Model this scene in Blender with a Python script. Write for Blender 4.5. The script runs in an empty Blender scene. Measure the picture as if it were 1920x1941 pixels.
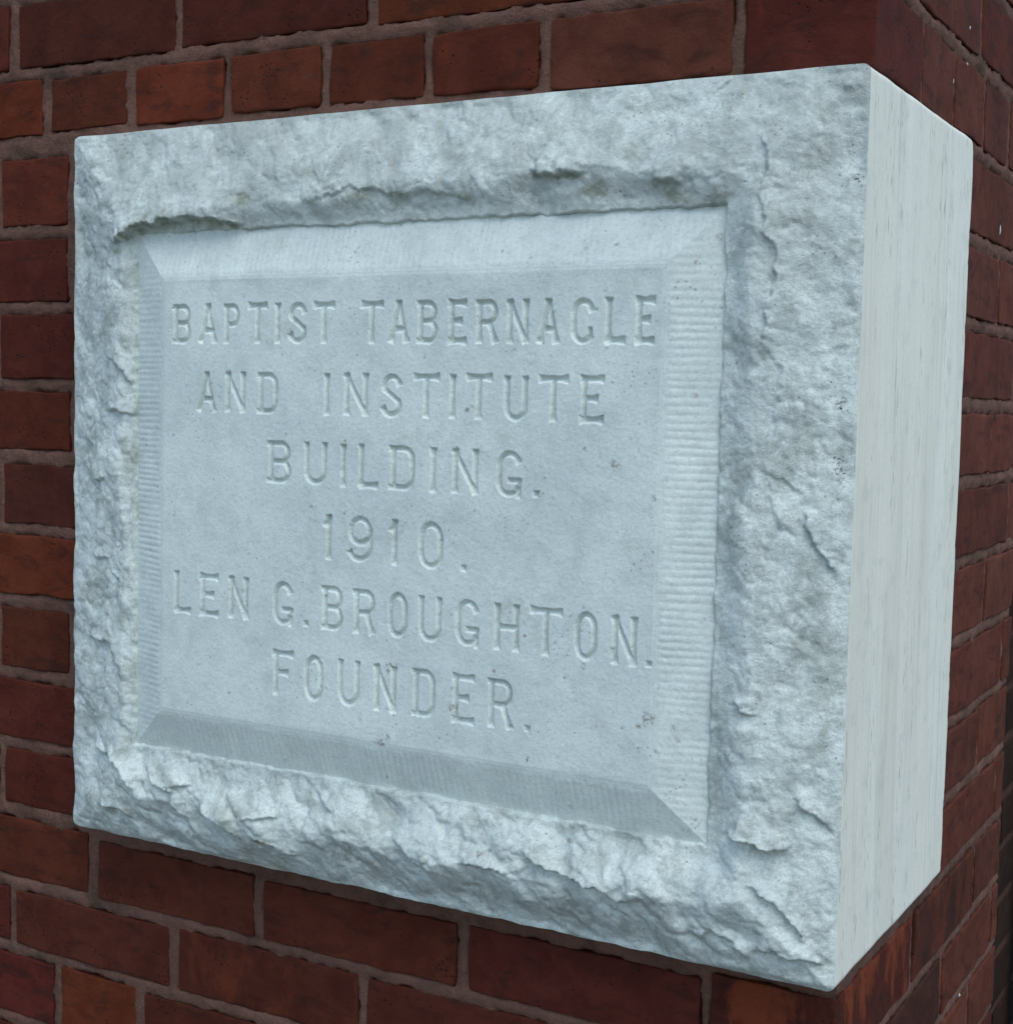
import bpy, math, random
import numpy as np
from mathutils import Matrix, Vector

random.seed(7)
RNG = np.random.RandomState(11)
scene = bpy.context.scene
col = scene.collection

# ------------------------------------------------------------------ camera
cam_d = bpy.data.cameras.new('camera'); cam = bpy.data.objects.new('camera', cam_d)
col.objects.link(cam); scene.camera = cam
cam_d.sensor_fit = 'HORIZONTAL'; cam_d.sensor_width = 36.0
cam_d.lens = 2807.96 / 1920 * 36.0
cam_d.clip_start = 0.01; cam_d.clip_end = 500
yaw, pitch, roll = -0.5174427, -0.0756083, 0.0222049
fw = Vector((math.sin(yaw)*math.cos(pitch), math.cos(yaw)*math.cos(pitch), math.sin(pitch)))
r0 = Vector((math.cos(yaw), -math.sin(yaw), 0)); u0 = r0.cross(fw)
rv = r0*math.cos(roll) + u0*math.sin(roll); uv = -r0*math.sin(roll) + u0*math.cos(roll)
mw = Matrix((rv, uv, -fw)).transposed().to_4x4(); mw.translation = Vector((0.953850, -0.923123, 0.380064))
cam.matrix_world = mw

# ------------------------------------------------------------------ sky, sun, exposure
SUN_EL, SUN_AZ = math.radians(58), math.radians(131)      # azimuth from +Y towards +X
world = bpy.data.worlds.new('World'); scene.world = world; world.use_nodes = True
wn = world.node_tree.nodes; wl = world.node_tree.links
sky = wn.new('ShaderNodeTexSky'); sky.sky_type = 'NISHITA'; sky.sun_disc = False
sky.sun_elevation = SUN_EL; sky.sun_rotation = SUN_AZ
sky.air_density = 1.0; sky.dust_density = 0.6; sky.ozone_density = 1.0
wl.new(sky.outputs[0], wn['Background'].inputs[0]); wn['Background'].inputs[1].default_value = 0.13
sun_d = bpy.data.lights.new('sun', 'SUN'); sun_d.energy = 0.95; sun_d.angle = math.radians(48); sun_d.color = (1.0, 0.985, 0.90)
sun = bpy.data.objects.new('sun', sun_d); col.objects.link(sun)
sdir = Vector((math.sin(SUN_AZ)*math.cos(SUN_EL), math.cos(SUN_AZ)*math.cos(SUN_EL), math.sin(SUN_EL)))
sun.rotation_euler = sdir.to_track_quat('Z', 'Y').to_euler(); sun.location = sdir*20
scene.render.engine = 'CYCLES'
vs = scene.view_settings
vs.view_transform = 'Standard'; vs.look = 'None'; vs.gamma = 1.0; vs.use_curve_mapping = False
vs.exposure = 0.76
scene.render.resolution_x = 1012; scene.render.resolution_y = 1024

# ------------------------------------------------------------------ numbers (metres), front of the block faces -Y
W, H, D = 0.6816, 0.5938, 0.2898
WF = 0.038                 # brick face of the front wall: plane y = WF
WR = W - 0.010             # brick face of the side wall: plane x = WR
PIER = 0.577               # the side wall turns into a recess here
RX = 0.612                 # recessed brick face
GROUND = -1.10

# ------------------------------------------------------------------ helpers
def link(o): col.objects.link(o); return o
def empty(name, loc, label=None, cat=None, kind=None):
    o = link(bpy.data.objects.new(name, None)); o.location = loc; o.empty_display_size = 0.05
    if label: o['label'] = label
    if cat: o['category'] = cat
    if kind: o['kind'] = kind
    return o
def ploc(parent):
    v = Vector((0, 0, 0))
    while parent is not None:
        v += parent.location; parent = parent.parent
    return np.array(v)
def mesh_obj(name, verts, quads, mat, parent=None, smooth=True, normals=None, tris=None):
    verts = np.asarray(verts, dtype=np.float32)
    if parent is not None: verts = verts - ploc(parent).astype(np.float32)
    me = bpy.data.meshes.new(name)
    quads = np.asarray(quads, dtype=np.int32).reshape(-1, 4)
    nq = len(quads); nt = 0 if tris is None else len(tris)
    me.vertices.add(len(verts)); me.vertices.foreach_set('co', verts.ravel())
    me.loops.add(nq*4 + nt*3); me.polygons.add(nq + nt)
    li = quads.ravel()
    ls = np.arange(nq, dtype=np.int32)*4
    if nt:
        t = np.asarray(tris, dtype=np.int32)
        li = np.concatenate([li, t.ravel()]); ls = np.concatenate([ls, nq*4 + np.arange(nt, dtype=np.int32)*3])
    me.loops.foreach_set('vertex_index', li); me.polygons.foreach_set('loop_start', ls)
    me.polygons.foreach_set('use_smooth', np.full(nq+nt, smooth))
    me.update(calc_edges=True); me.validate()
    if normals is not None: me.normals_split_custom_set_from_vertices(normals.tolist())
    me.materials.append(mat)
    o = link(bpy.data.objects.new(name, me))
    if parent is not None: o.parent = parent
    return o
def grid_quads(nu, nv, off=0):
    i, j = np.meshgrid(np.arange(nu-1), np.arange(nv-1), indexing='ij')
    a = i*nv + j
    return (np.stack([a, a+nv, a+nv+1, a+1], -1).reshape(-1, 4) + off)

# numpy gradient noise
_P = RNG.permutation(512).astype(np.int64); _P = np.concatenate([_P, _P, _P])
_G = np.stack([np.cos(np.arange(512)*2.399963), np.sin(np.arange(512)*2.399963)], -1)
def perlin(x, y, seed=0):
    x = np.asarray(x, float) + seed*17.31; y = np.asarray(y, float) + seed*5.77
    xi = np.floor(x).astype(np.int64); yi = np.floor(y).astype(np.int64)
    fx = x - xi; fy = y - yi
    u = fx*fx*fx*(fx*(fx*6-15)+10); v = fy*fy*fy*(fy*(fy*6-15)+10)
    def g(ix, iy, dx, dy):
        k = _P[(_P[(xi+ix) & 511] + yi + iy) & 511]
        return _G[k, 0]*dx + _G[k, 1]*dy
    a = g(0, 0, fx, fy); b = g(1, 0, fx-1, fy); c = g(0, 1, fx, fy-1); d = g(1, 1, fx-1, fy-1)
    return (a + u*(b-a) + v*((c + u*(d-c)) - (a + u*(b-a))))*1.5
def fbm(x, y, f, octv=4, gain=0.5, seed=0):
    s = 0; a = 1.0
    for k in range(octv):
        s = s + a*perlin(x*f, y*f, seed+k*3); a *= gain; f *= 2.03
    return s
def facets(x, z, cell, seed, tilt=0.35, drop=0.5):
    """conchoidal chips: the highest of a scatter of small tilted, slightly domed planes"""
    u, v = x/cell, z/cell
    iu = np.floor(u).astype(np.int64); iv = np.floor(v).astype(np.int64)
    best = np.full(u.shape, -9.0)
    for a in (-1, 0, 1):
        for b in (-1, 0, 1):
            k = _P[(_P[(iu+a+seed*7) & 511] + iv + b + seed*13) & 511]
            r1 = (k*0.61803399) % 1; r2 = (k*0.75487767 + .3) % 1; r3 = (k*0.56984029 + .7) % 1; r4 = (k*0.41421356 + .1) % 1
            du = u-(iu+a+r1); dv = v-(iv+b+r2)
            g = 2*math.pi*r3
            hgt = (r4-.5)*.5 + tilt*(np.cos(g)*du + np.sin(g)*dv) - drop*(du*du + dv*dv)
            best = np.maximum(best, hgt)
    return best*cell
def sstep(a, b, x):
    t = np.clip((x-a)/(b-a), 0, 1); return t*t*(3-2*t)

# ------------------------------------------------------------------ materials
class NT:
    def __init__(s, name):
        s.m = bpy.data.materials.new(name); s.m.use_nodes = True
        s.n = s.m.node_tree.nodes; s.l = s.m.node_tree.links
        s.b = s.n['Principled BSDF']; s.tc = s.n.new('ShaderNodeTexCoord')
    def node(s, t, **kw):
        n = s.n.new(t)
        for k, v in kw.items(): setattr(n, k, v)
        return n
    def put(s, sock, v):
        if hasattr(v, 'is_linked') or isinstance(v, bpy.types.NodeSocket): s.l.new(v, sock)
        else: sock.default_value = v
    def mapping(s, scale=(1, 1, 1), rot=(0, 0, 0), loc=(0, 0, 0), src=None):
        m = s.node('ShaderNodeMapping'); s.put(m.inputs[0], src or s.tc.outputs['Object'])
        m.inputs['Scale'].default_value = scale; m.inputs['Rotation'].default_value = rot; m.inputs['Location'].default_value = loc
        return m.outputs[0]
    def noise(s, vec, scale, detail=4, rough=0.55, dist=0):
        n = s.node('ShaderNodeTexNoise'); s.put(n.inputs['Vector'], vec)
        n.inputs['Scale'].default_value = scale; n.inputs['Detail'].default_value = detail
        n.inputs['Roughness'].default_value = rough; n.inputs['Distortion'].default_value = dist
        return n.outputs['Fac']
    def voro(s, vec, scale, feat='F1', rnd=1.0):
        n = s.node('ShaderNodeTexVoronoi'); n.feature = feat; s.put(n.inputs['Vector'], vec)
        n.inputs['Scale'].default_value = scale; n.inputs['Randomness'].default_value = rnd
        return n
    def ramp(s, fac, a, b, smooth=True):
        n = s.node('ShaderNodeMapRange'); n.interpolation_type = 'SMOOTHSTEP' if smooth else 'LINEAR'
        s.put(n.inputs[0], fac); n.inputs[1].default_value = a; n.inputs[2].default_value = b
        return n.outputs[0]
    def math(s, op, a, b=0.0):
        n = s.node('ShaderNodeMath', operation=op); s.put(n.inputs[0], a); s.put(n.inputs[1], b); return n.outputs[0]
    def mix(s, fac, a, b, blend='MIX'):
        n = s.node('ShaderNodeMix', data_type='RGBA', blend_type=blend)
        s.put(n.inputs[0], fac); s.put(n.inputs[6], a); s.put(n.inputs[7], b); return n.outputs[2]
    def bump(s, h, strength, dist, prev=None):
        n = s.node('ShaderNodeBump'); s.put(n.inputs['Height'], h)
        n.inputs['Strength'].default_value = strength; n.inputs['Distance'].default_value = dist
        if prev is not None: s.l.new(prev, n.inputs['Normal'])
        return n.outputs[0]
def C(r, g, b): return (r, g, b, 1.0)

def marble(name, rough_face=True, dirt=1.0):
    t = NT(name); O = t.tc.outputs['Object']
    big = t.noise(O, 14, 5, 0.6, 0.6)
    mid = t.noise(O, 62, 7, 0.72, 0.5)
    med = t.noise(t.mapping(loc=(4, 1, 2), scale=(1, 1, 0.8), rot=(0, 0.6, 0)), 28, 6, 0.7, 0.8)
    fine = t.noise(O, 520, 4, 0.8); grit = t.noise(O, 1300, 2, 0.8)
    kf = 1.04 if rough_face else 1.06
    c = t.mix(t.ramp(big, 0.32, 0.68), C(0.705*kf, 0.770*kf, 0.700*kf), C(0.610*kf, 0.675*kf, 0.625*kf))
    c = t.mix(t.math('MULTIPLY', t.ramp(mid, 0.45, 0.66), (0.68 if rough_face else 0.26)*dirt), c, C(0.345, 0.385, 0.335))
    c = t.mix(t.math('MULTIPLY', t.ramp(med, 0.48, 0.66), (0.72 if rough_face else 0.20)*dirt), c, C(0.35, 0.385, 0.325))
    c = t.mix(t.math('MULTIPLY', t.ramp(fine, 0.44, 0.72), 0.55*dirt), c, C(0.33, 0.36, 0.315))
    c = t.mix(t.math('MULTIPLY', t.ramp(grit, 0.54, 0.72), 0.58), c, C(0.82, 0.88, 0.82))
    # grime settled over the upper courses of the rough face
    sep = t.node('ShaderNodeSeparateXYZ'); t.l.new(O, sep.inputs[0])
    gr = t.math('MULTIPLY', t.ramp(sep.outputs[2], 0.40, 0.56), t.ramp(t.noise(t.mapping(loc=(1, 8, 3)), 18, 6, 0.7, 0.5), 0.30, 0.66))
    c = t.mix(t.math('MULTIPLY', gr, 0.62 if rough_face else 0.30), c, C(0.40, 0.435, 0.385))
    # greenish brown algae in loose patches
    alg = t.math('MULTIPLY', t.ramp(t.noise(t.mapping((1, 1, 1), loc=(3.1, 0, 1.7)), 22, 6, 0.7), 0.60, 0.78), 0.45*dirt)
    c = t.mix(alg, c, C(0.30, 0.29, 0.20))
    # small dark specks, in clusters
    vo = t.voro(O, 210); sp = t.math('SUBTRACT', 1.0, t.ramp(vo.outputs['Distance'], 0.10, 0.24))
    clus = t.ramp(t.noise(t.mapping(loc=(0.7, 2.2, 0.3)), 26, 3, 0.6), 0.52, 0.66)
    c = t.mix(t.math('MULTIPLY', t.math('MULTIPLY', sp, clus), 0.65*dirt), c, C(0.16, 0.13, 0.10))
    st = t.node('ShaderNodeAttribute', attribute_name='stain')
    edge = t.math('MULTIPLY', t.ramp(t.noise(O, 420, 3, 0.7), 0.38, 0.62), 0.8)
    c = t.mix(t.math('MULTIPLY', st.outputs['Fac'], edge), c, C(0.21, 0.175, 0.125))
    mo = t.node('ShaderNodeAttribute', attribute_name='moss')
    c = t.mix(t.math('MULTIPLY', mo.outputs['Fac'], t.ramp(t.noise(O, 160, 5, 0.7), 0.30, 0.60)), c, C(0.15, 0.155, 0.075))
    so = t.node('ShaderNodeAttribute', attribute_name='soot')
    c = t.mix(t.math('MULTIPLY', so.outputs['Fac'], t.ramp(t.noise(O, 600, 3, 0.7), 0.50, 0.60)), c, C(0.06, 0.065, 0.06))
    t.l.new(c, t.b.inputs['Base Color']); t.b.inputs['Roughness'].default_value = 0.72
    t.b.inputs['Specular IOR Level'].default_value = 0.3
    b = t.bump(t.noise(O, 1000, 3, 0.75), 0.55, 0.0008 if rough_face else 0.0004)
    b = t.bump(t.noise(O, 260, 5, 0.72, 0.2), 0.55, 0.0019 if rough_face else 0.0006, b)
    t.l.new(b, t.b.inputs['Normal'])
    return t.m

def sawn_marble(name):
    t = NT(name); O = t.tc.outputs['Object']
    tilt = t.mapping((1, 1, 1), rot=(math.radians(-2.0), 0, 0))
    wide = t.noise(t.mapping((1, 22, 1.1), src=tilt), 1.0, 3, 0.55, 0.5)
    thin = t.noise(t.mapping((1, 70, 5.0), src=tilt), 1.0, 5, 0.65, 0.6)
    c = t.mix(t.ramp(wide, 0.34, 0.66), C(0.825, 0.820, 0.700), C(0.785, 0.770, 0.630))
    c = t.mix(t.math('MULTIPLY', t.ramp(thin, 0.48, 0.72), 0.45), c, C(0.58, 0.58, 0.475))
    warm = t.ramp(t.noise(t.mapping((1, 14, 1.2), loc=(0, 3, 0), src=tilt), 1.0, 2, 0.5), 0.42, 0.7)
    c = t.mix(t.math('MULTIPLY', warm, 0.40), c, C(0.72, 0.70, 0.58))
    hair = t.ramp(t.noise(t.mapping((1, 260, 6), loc=(0, 2, 1), src=tilt), 1.0, 4, 0.6), 0.54, 0.72)
    c = t.mix(t.math('MULTIPLY', hair, 0.42), c, C(0.46, 0.48, 0.41))
    # open pores drawn out along the bedding
    dash = t.noise(t.mapping((1, 420, 75), src=tilt), 1.0, 2, 0.5)
    band = t.ramp(t.noise(t.mapping((1, 55, 5), loc=(0, 9, 4), src=tilt), 1.0, 3, 0.5), 0.50, 0.60)
    c = t.mix(t.math('MULTIPLY', t.math('MULTIPLY', t.ramp(dash, 0.57, 0.70), band), 0.62), c, C(0.24, 0.24, 0.17))
    blot = t.ramp(t.noise(O, 45, 5, 0.65), 0.50, 0.75)
    c = t.mix(t.math('MULTIPLY', blot, 0.40), c, C(0.50, 0.525, 0.47))
    fine = t.ramp(t.noise(t.mapping((1, 1.3, .8)), 620, 4, 0.8), 0.45, 0.75)
    c = t.mix(t.math('MULTIPLY', fine, 0.42), c, C(0.42, 0.45, 0.41))
    t.l.new(c, t.b.inputs['Base Color']); t.b.inputs['Roughness'].default_value = 0.6
    t.b.inputs['Specular IOR Level'].default_value = 0.35
    b = t.bump(thin, 0.10, 0.0004); b = t.bump(dash, 0.2, 0.0003, b)
    t.l.new(b, t.b.inputs['Normal'])
    return t.m

def brick_mat():
    t = NT('brick_clay'); O = t.tc.outputs['Object']
    G = t.node('ShaderNodeNewGeometry').outputs['Position']
    oi = t.node('ShaderNodeObjectInfo')
    base = oi.outputs['Color']
    mott = t.noise(G, 38, 5, 0.62, 0.4); smear = t.noise(t.mapping((1.0, 1.0, 2.6), src=G, rot=(0, 0.5, 0)), 26, 4, 0.6, 0.8)
    c = t.mix(t.ramp(mott, 0.30, 0.70), base, t.mix(1.0, base, C(0.70, 0.66, 0.66), 'MULTIPLY'))
    c = t.mix(t.math('MULTIPLY', t.ramp(smear, 0.50, 0.70), 0.62), c, C(0.034, 0.0145, 0.0110))
    c = t.mix(t.math('MULTIPLY', t.ramp(t.noise(G, 30, 4, 0.6, 1.0), 0.62, 0.76), 0.5), c, t.mix(1.0, base, C(1.5, 1.35, 1.1), 'MULTIPLY'))
    # thin greyish lime bloom
    c = t.mix(t.math('MULTIPLY', t.ramp(t.noise(t.mapping((1, 1, 3), src=G, loc=(5, 2, 1)), 24, 5, 0.7), 0.60, 0.80), 0.35), c, C(0.11, 0.062, 0.052))
    spall = t.math('MULTIPLY', t.math('SUBTRACT', 1.0, oi.outputs['Alpha']), t.ramp(t.noise(t.mapping((1, 1, 0.45), src=G), 26, 5, 0.68, 0.3), 0.44, 0.60))
    c = t.mix(t.math('MULTIPLY', spall, 0.85), c, C(0.20, 0.046, 0.019))
    vo = t.voro(G, 230); pit = t.math('MULTIPLY', t.math('SUBTRACT', 1.0, t.ramp(vo.outputs['Distance'], 0.10, 0.30)), t.ramp(t.noise(G, 34, 2, 0.5), 0.54, 0.62))
    c = t.mix(t.math('MULTIPLY', pit, 0.85), c, C(0.012, 0.009, 0.009))
    grain = t.noise(G, 700, 3, 0.7)
    c = t.mix(t.math('MULTIPLY', t.ramp(grain, 0.5, 0.8), 0.5), c, C(0.022, 0.009, 0.007))
    t.l.new(c, t.b.inputs['Base Color']); t.b.inputs['Roughness'].default_value = 0.85
    t.b.inputs['Specular IOR Level'].default_value = 0.10
    b = t.bump(grain, 0.5, 0.0009); b = t.bump(t.noise(G, 190, 4, 0.65), 0.45, 0.0014, b); b = t.bump(mott, 0.5, 0.0025, b)
    b = t.bump(t.math('SUBTRACT', 1.0, pit), 0.6, 0.0012, b)
    t.l.new(b, t.b.inputs['Normal'])
    return t.m

def mortar_mat(name='lime_mortar', k=1.0):
    t = NT(name); G = t.node('ShaderNodeNewGeometry').outputs['Position']
    a = t.noise(G, 30, 5, 0.65, 0.3); g = t.noise(G, 420, 4, 0.75)
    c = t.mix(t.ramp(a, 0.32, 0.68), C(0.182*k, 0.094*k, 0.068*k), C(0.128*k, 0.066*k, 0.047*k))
    c = t.mix(t.math('MULTIPLY', t.ramp(g, 0.45, 0.75), 0.45), c, C(0.058, 0.034, 0.024))
    c = t.mix(t.math('MULTIPLY', t.ramp(g, 0.42, 0.25), 0.40), c, C(0.30, 0.185, 0.135))
    d = t.ramp(t.noise(G, 17, 5, 0.7, 0.6), 0.50, 0.70)
    c = t.mix(t.math('MULTIPLY', d, 0.55), c, C(0.045, 0.036, 0.022))
    t.l.new(c, t.b.inputs['Base Color']); t.b.inputs['Roughness'].default_value = 0.95
    t.b.inputs['Specular IOR Level'].default_value = 0.15
    b = t.bump(g, 0.8, 0.0016); b = t.bump(t.noise(G, 130, 5, 0.7), 0.7, 0.003, b)
    t.l.new(b, t.b.inputs['Normal'])
    return t.m

def plain(name, colr, rough=0.8, scale=20, var=0.3, metallic=0.0):
    t = NT(name); O = t.tc.outputs['Object']
    n = t.noise(O, scale, 5, 0.6)
    c = t.mix(t.ramp(n, 0.3, 0.7), C(*colr), C(*[v*(1-var) for v in colr]))
    t.l.new(c, t.b.inputs['Base Color']); t.b.inputs['Roughness'].default_value = rough
    t.b.inputs['Metallic'].default_value = metallic
    t.l.new(t.bump(t.noise(O, scale*8, 4, 0.6), 0.3, 0.003), t.b.inputs['Normal'])
    return t.m

M_ROUGH = marble('rock_faced_marble', True, 1.0)
M_FACE = marble('dressed_marble', False, 0.75)
M_SAWN = sawn_marble('sawn_marble')
M_BRICK = brick_mat(); M_MORTAR = mortar_mat(); M_SHADE_MORTAR = mortar_mat('shade_dark_mortar', 0.5)  # last one: recess mortar, colour darkened to stand in for shade
M_GROUND = plain('pavement_concrete', (0.085, 0.082, 0.08), 0.9, 6, 0.25)
M_PIPE = plain('weathered_grey_paint', (0.20, 0.24, 0.26), 0.55, 30, 0.3)

# ------------------------------------------------------------------ the ground in front of the wall
g = mesh_obj('ground', [(-60, -60, GROUND), (60, -60, GROUND), (60, 60, GROUND), (-60, 60, GROUND)], [(0, 1, 2, 3)], M_GROUND, smooth=False)
g['kind'] = 'structure'

# ------------------------------------------------------------------ brick wall corner
wall = empty('brick_wall', (0.0, 0.3, GROUND), 'dark red brick wall corner with brown mortar, around the white stone block', 'wall')
BED = {-2: 0.797, -1: 0.7300, 0: 0.6615, 1: 0.5925, 2: 0.5205, 3: 0.4527, 4: 0.384, 5: 0.318, 6: 0.251, 7: 0.1837,
       8: 0.115, 9: 0.050, 10: -0.015, 11: -0.083, 12: -0.148}
for k in range(-3, -7, -1): BED[k] = BED[k+1] + 0.0675
for k in range(13, 30): BED[k] = BED[k-1] - 0.0675
K_TOP = -4
K_BOT = max(k for k in BED if BED[k] > GROUND + 0.06)
XL = -0.62

PAL = {'m': (0.094, 0.0225, 0.0130), 'r': (0.112, 0.0260, 0.0130), 'o': (0.138, 0.0320, 0.0130), 'd': (0.092, 0.0235, 0.0145),
       'b': (0.128, 0.0385, 0.0230), 'p': (0.102, 0.0210, 0.0150), 'k': (0.062, 0.0235, 0.0155), 's': (0.034, 0.0190, 0.0120)}  # 's': recess brick, the shade of the recess put into its colour
def axis_pts(L, step, r):
    e = [0, r*0.35, r*0.8, r*1.5, r*3.0]
    if L < 8*r + 2*step:
        e = [0, r*0.35, r*0.8, r*1.5]
        if L < 4*r: return np.linspace(0, L, 5)
    a, b = e[-1], L-e[-1]
    n = max(1, int(round((b-a)/step)))
    mid = np.linspace(a, b, n+1)[1:-1]
    return np.array(e + list(mid) + [L-v for v in reversed(e)])
def brick(x0, x1, y0, y1, z0, z1, colr, fine=True, seed=0, amp=1.0):
    """weathered brick: box with worn, wandering arrises"""
    r = 0.0012
    step = 0.009 if fine else 0.03
    P = [axis_pts(b-a, step, r) for a, b in ((x0, x1), (y0, y1), (z0, z1))]
    n = [len(q) for q in P]
    V = []; Q = []; off = 0
    L = np.array([x1-x0, y1-y0, z1-z0]); o0 = np.array([x0, y0, z0])
    for ax in range(3):
        b, c = (ax+1) % 3, (ax+2) % 3
        for side in (0, 1):
            B, Cc = np.meshgrid(P[b], P[c], indexing='ij')
            pts = np.zeros((B.size, 3)); pts[:, ax] = L[ax]*side; pts[:, b] = B.ravel(); pts[:, c] = Cc.ravel()
            q = grid_quads(n[b], n[c], off)
            if side == 0: q = q[:, ::-1]
            V.append(pts); Q.append(q); off += len(pts)
    V = np.concatenate(V); Q = np.concatenate(Q)
    key = np.round(V*1e6).astype(np.int64)
    _, idx, inv = np.unique(key, axis=0, return_index=True, return_inverse=True)
    inv = inv.ravel(); V = V[idx]; Q = inv[Q]
    # corners and arrises worn by different amounts
    wx = V + o0
    w1 = fbm(wx[:, 0]*1.0 + wx[:, 1]*0.7 + seed*3.3, wx[:, 2]*1.0 - wx[:, 1]*0.6 + seed*1.7, 26, 3, 0.55, 5)
    rad = np.clip(r*(1.2 + 2.2*np.maximum(w1, -.4)), 0.0008, 0.009)[:, None]
    inner = np.clip(V, np.minimum(rad, L/2), L - np.minimum(rad, L/2))
    d = V - inner; ln = np.linalg.norm(d, axis=1, keepdims=True)
    out = np.where(ln > 1e-9, inner + d/np.maximum(ln, 1e-9)*np.minimum(rad, ln), V)
    wob = np.stack([fbm(wx[:, 2]+seed, wx[:, 0]+wx[:, 1], 30, 3, 0.5, 1), fbm(wx[:, 0]+seed, wx[:, 2], 22, 2, 0.5, 2),
                    fbm(wx[:, 0]+wx[:, 1]+seed*2, wx[:, 2]*0.6, 24, 4, 0.6, 3)], -1)
    out = out + wob*np.array([0.0010, 0.0006, 0.0011])*amp
    ob = mesh_obj('brick', out + o0, Q, M_BRICK, wall)
    ob.color = (*colr, 1.0 - SP[0])
    return ob
SP = [0.0]; _bc = [0]; FR = []; SR = []
def colr_of(code):
    c = PAL[code] if code in PAL else PAL[random.choice('mrrmbopd')]
    j = 1 + random.uniform(-0.14, 0.14)
    return tuple(v*j*(1+random.uniform(-0.06, 0.06)) for v in c)
SPALL = {('C', 10): 1.0, ('F', 11, .0859): .35, ('S', 8, .4548): .4, ('S', 10, .2430): .35}
def put(kind, k, a, b, code='?', dz0=0, dz1=0):
    """kind F: front wall from x=a to b; S: side wall from y=a to b; C: corner, a = front start, b = side end"""
    _bc[0] += 1; s = _bc[0]*1.37
    z1 = BED[k] - 0.0061 + random.uniform(-.0012, .0012) + dz1
    z0 = BED[k+1] + 0.0061 + random.uniform(-.0012, .0012) + dz0
    jt = random.uniform(-.0016, .0002)
    fine = -2 <= k <= 13
    c = colr_of(code); SP[0] = SPALL.get((kind, k), SPALL.get((kind, k, a), 0.0))
    if k == 0 and kind == 'F': z0 += .010 if a < .42 else .005
    if k == 10 and kind == 'F' and a > -.02: z1 -= .006
    if kind in 'FC': FR.append((a, b if kind == 'F' else WR, z0, z1))
    if kind in 'SC': SR.append((a if kind == 'S' else WF, b, z0, z1))
    if kind == 'F': brick(a, b, WF + jt, WF + 0.05, z0, z1, c, fine and b > -0.32, s)
    elif kind == 'S': brick(WR - 0.05, WR - jt, a, b, z0, z1, c, fine, s)
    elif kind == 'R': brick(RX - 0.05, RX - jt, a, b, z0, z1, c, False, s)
    else: brick(a, WR - jt, WF + jt, b, z0, z1, c, fine, s)

# measured courses: front joints and colours, corner bricks, side bricks
front = {
 -1: [(-.315, -.122, '?'), (-.1080, .0765, 'm'), (.0845, .2710, 'm'), (.2835, .470, 'o'), (.480, .570, 'r')],
 0: [(-.176, -.0800, 'o'), (-.0685, .0221, 'r'), (.0336, .1295, 'o'), (.1388, .2285, 'r'), (.2380, .3253, 'r'), (.3350, .4249, 'r'), (.4360, .5740, 'b')],
 1: [(-.335, -.140, '?'), (-.1311, -.0490, 'r')],
 2: [(-.245, -.0495, 'm')],
 3: [(-.335, -.142, '?'), (-.1326, -.040, 'm')],
 4: [(-.245, -.0455, 'r')],
 5: [(-.335, -.139, '?'), (-.1298, -.036, 'd')],
 6: [(-.240, -.036, 'o')],
 7: [(-.335, -.143, '?'), (-.1333, -.047, 'r')],
 8: [(-.240, -.036, 'm')],
 9: [(-.335, -.139, '?'), (-.1297, -.036, 'r')],
 10: [(-.215, -.0240, 'r'), (-.0095, .1690, 'd'), (.1803, .3706, 'm'), (.3825, .5734, 'd')],
 11: [(-.320, -.1250, 'p'), (-.1161, .0745, 'd'), (.0859, .2774, 'd'), (.2878, .480, 'd'), (.490, .565, 'm')],
 12: [(-.265, -.0665, 'p'), (-.0560, .0352, 'o'), (.0466, .240, 'm'), (.250, .440, 'm'), (.450, .565, 'd')],
}
corner = {-1: (.580, .140, 'b'), 0: (.5835, .1550, 'd'), 10: (.5821, .2330, 'd'), 11: (.575, .140, 'k'), 12: (.575, .233, 'b')}
side = {
 -1: [(.148, .3335, 'b'), (.3435, .535, 'r'), (.544, PIER, 'm')],
 0: [(.1625, .2560, 'b'), (.2610, .3595, 'b'), (.3680, .460, 'b'), (.468, PIER, 'b')],
 10: [(.2430, .4550, 'k'), (.4650, PIER, 'b')],
 11: [(.150, .3420, 'k'), (.3515, .545, 'b'), (.554, PIER, 'b')],
 12: [(.243, .4550, 'b'), (.4650, PIER, 'b')],
}
for k in range(1, 10):
    side[k] = [(.302, .4455, 'b'), (.4548, PIER, 'b')] if k % 2 == 0 else [(.302, .535, 'b'), (.544, PIER, 'b')]
for k in range(K_TOP, K_BOT):
    if k not in corner and not (1 <= k <= 9):
        long_f = k % 2 == 0
        corner[k] = (WR - .195, .130, '?') if long_f else (WR - .093, .233, '?')
    if k not in front:
        x = corner[k][0] - 0.0095; row = []
        hdr = (k % 6 == 0)
        while x > XL + 0.03:
            ln = .0925 if hdr else .1935
            row.append((max(XL, x - ln), x, '?')); x -= ln + .0095
        front[k] = row
    else:
        x = front[k][0][0] - 0.0095; row = []
        while x > XL + 0.03:
            row.append((max(XL, x - .1935), x, '?')); x -= .203
        front[k] = row + front[k]
    if k not in side:
        y = corner[k][1] + .0095; row = []
        while y < PIER - .02:
            row.append((y, min(PIER, y + .1935), '?')); y += .203
        side[k] = row
    for a, b, c in front[k]: put('F', k, a, b, c)
    if k in corner: put('C', k, *corner[k])
    for a, b, c in side[k]: put('S', k, a, b, c)
    # brickwork set back beyond the end of the pier, its shade painted into the colours
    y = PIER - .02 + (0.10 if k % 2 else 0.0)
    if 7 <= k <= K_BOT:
        for q in range(2): put('R', k, y + q*.25, y + q*.25 + .24, 's')

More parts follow.
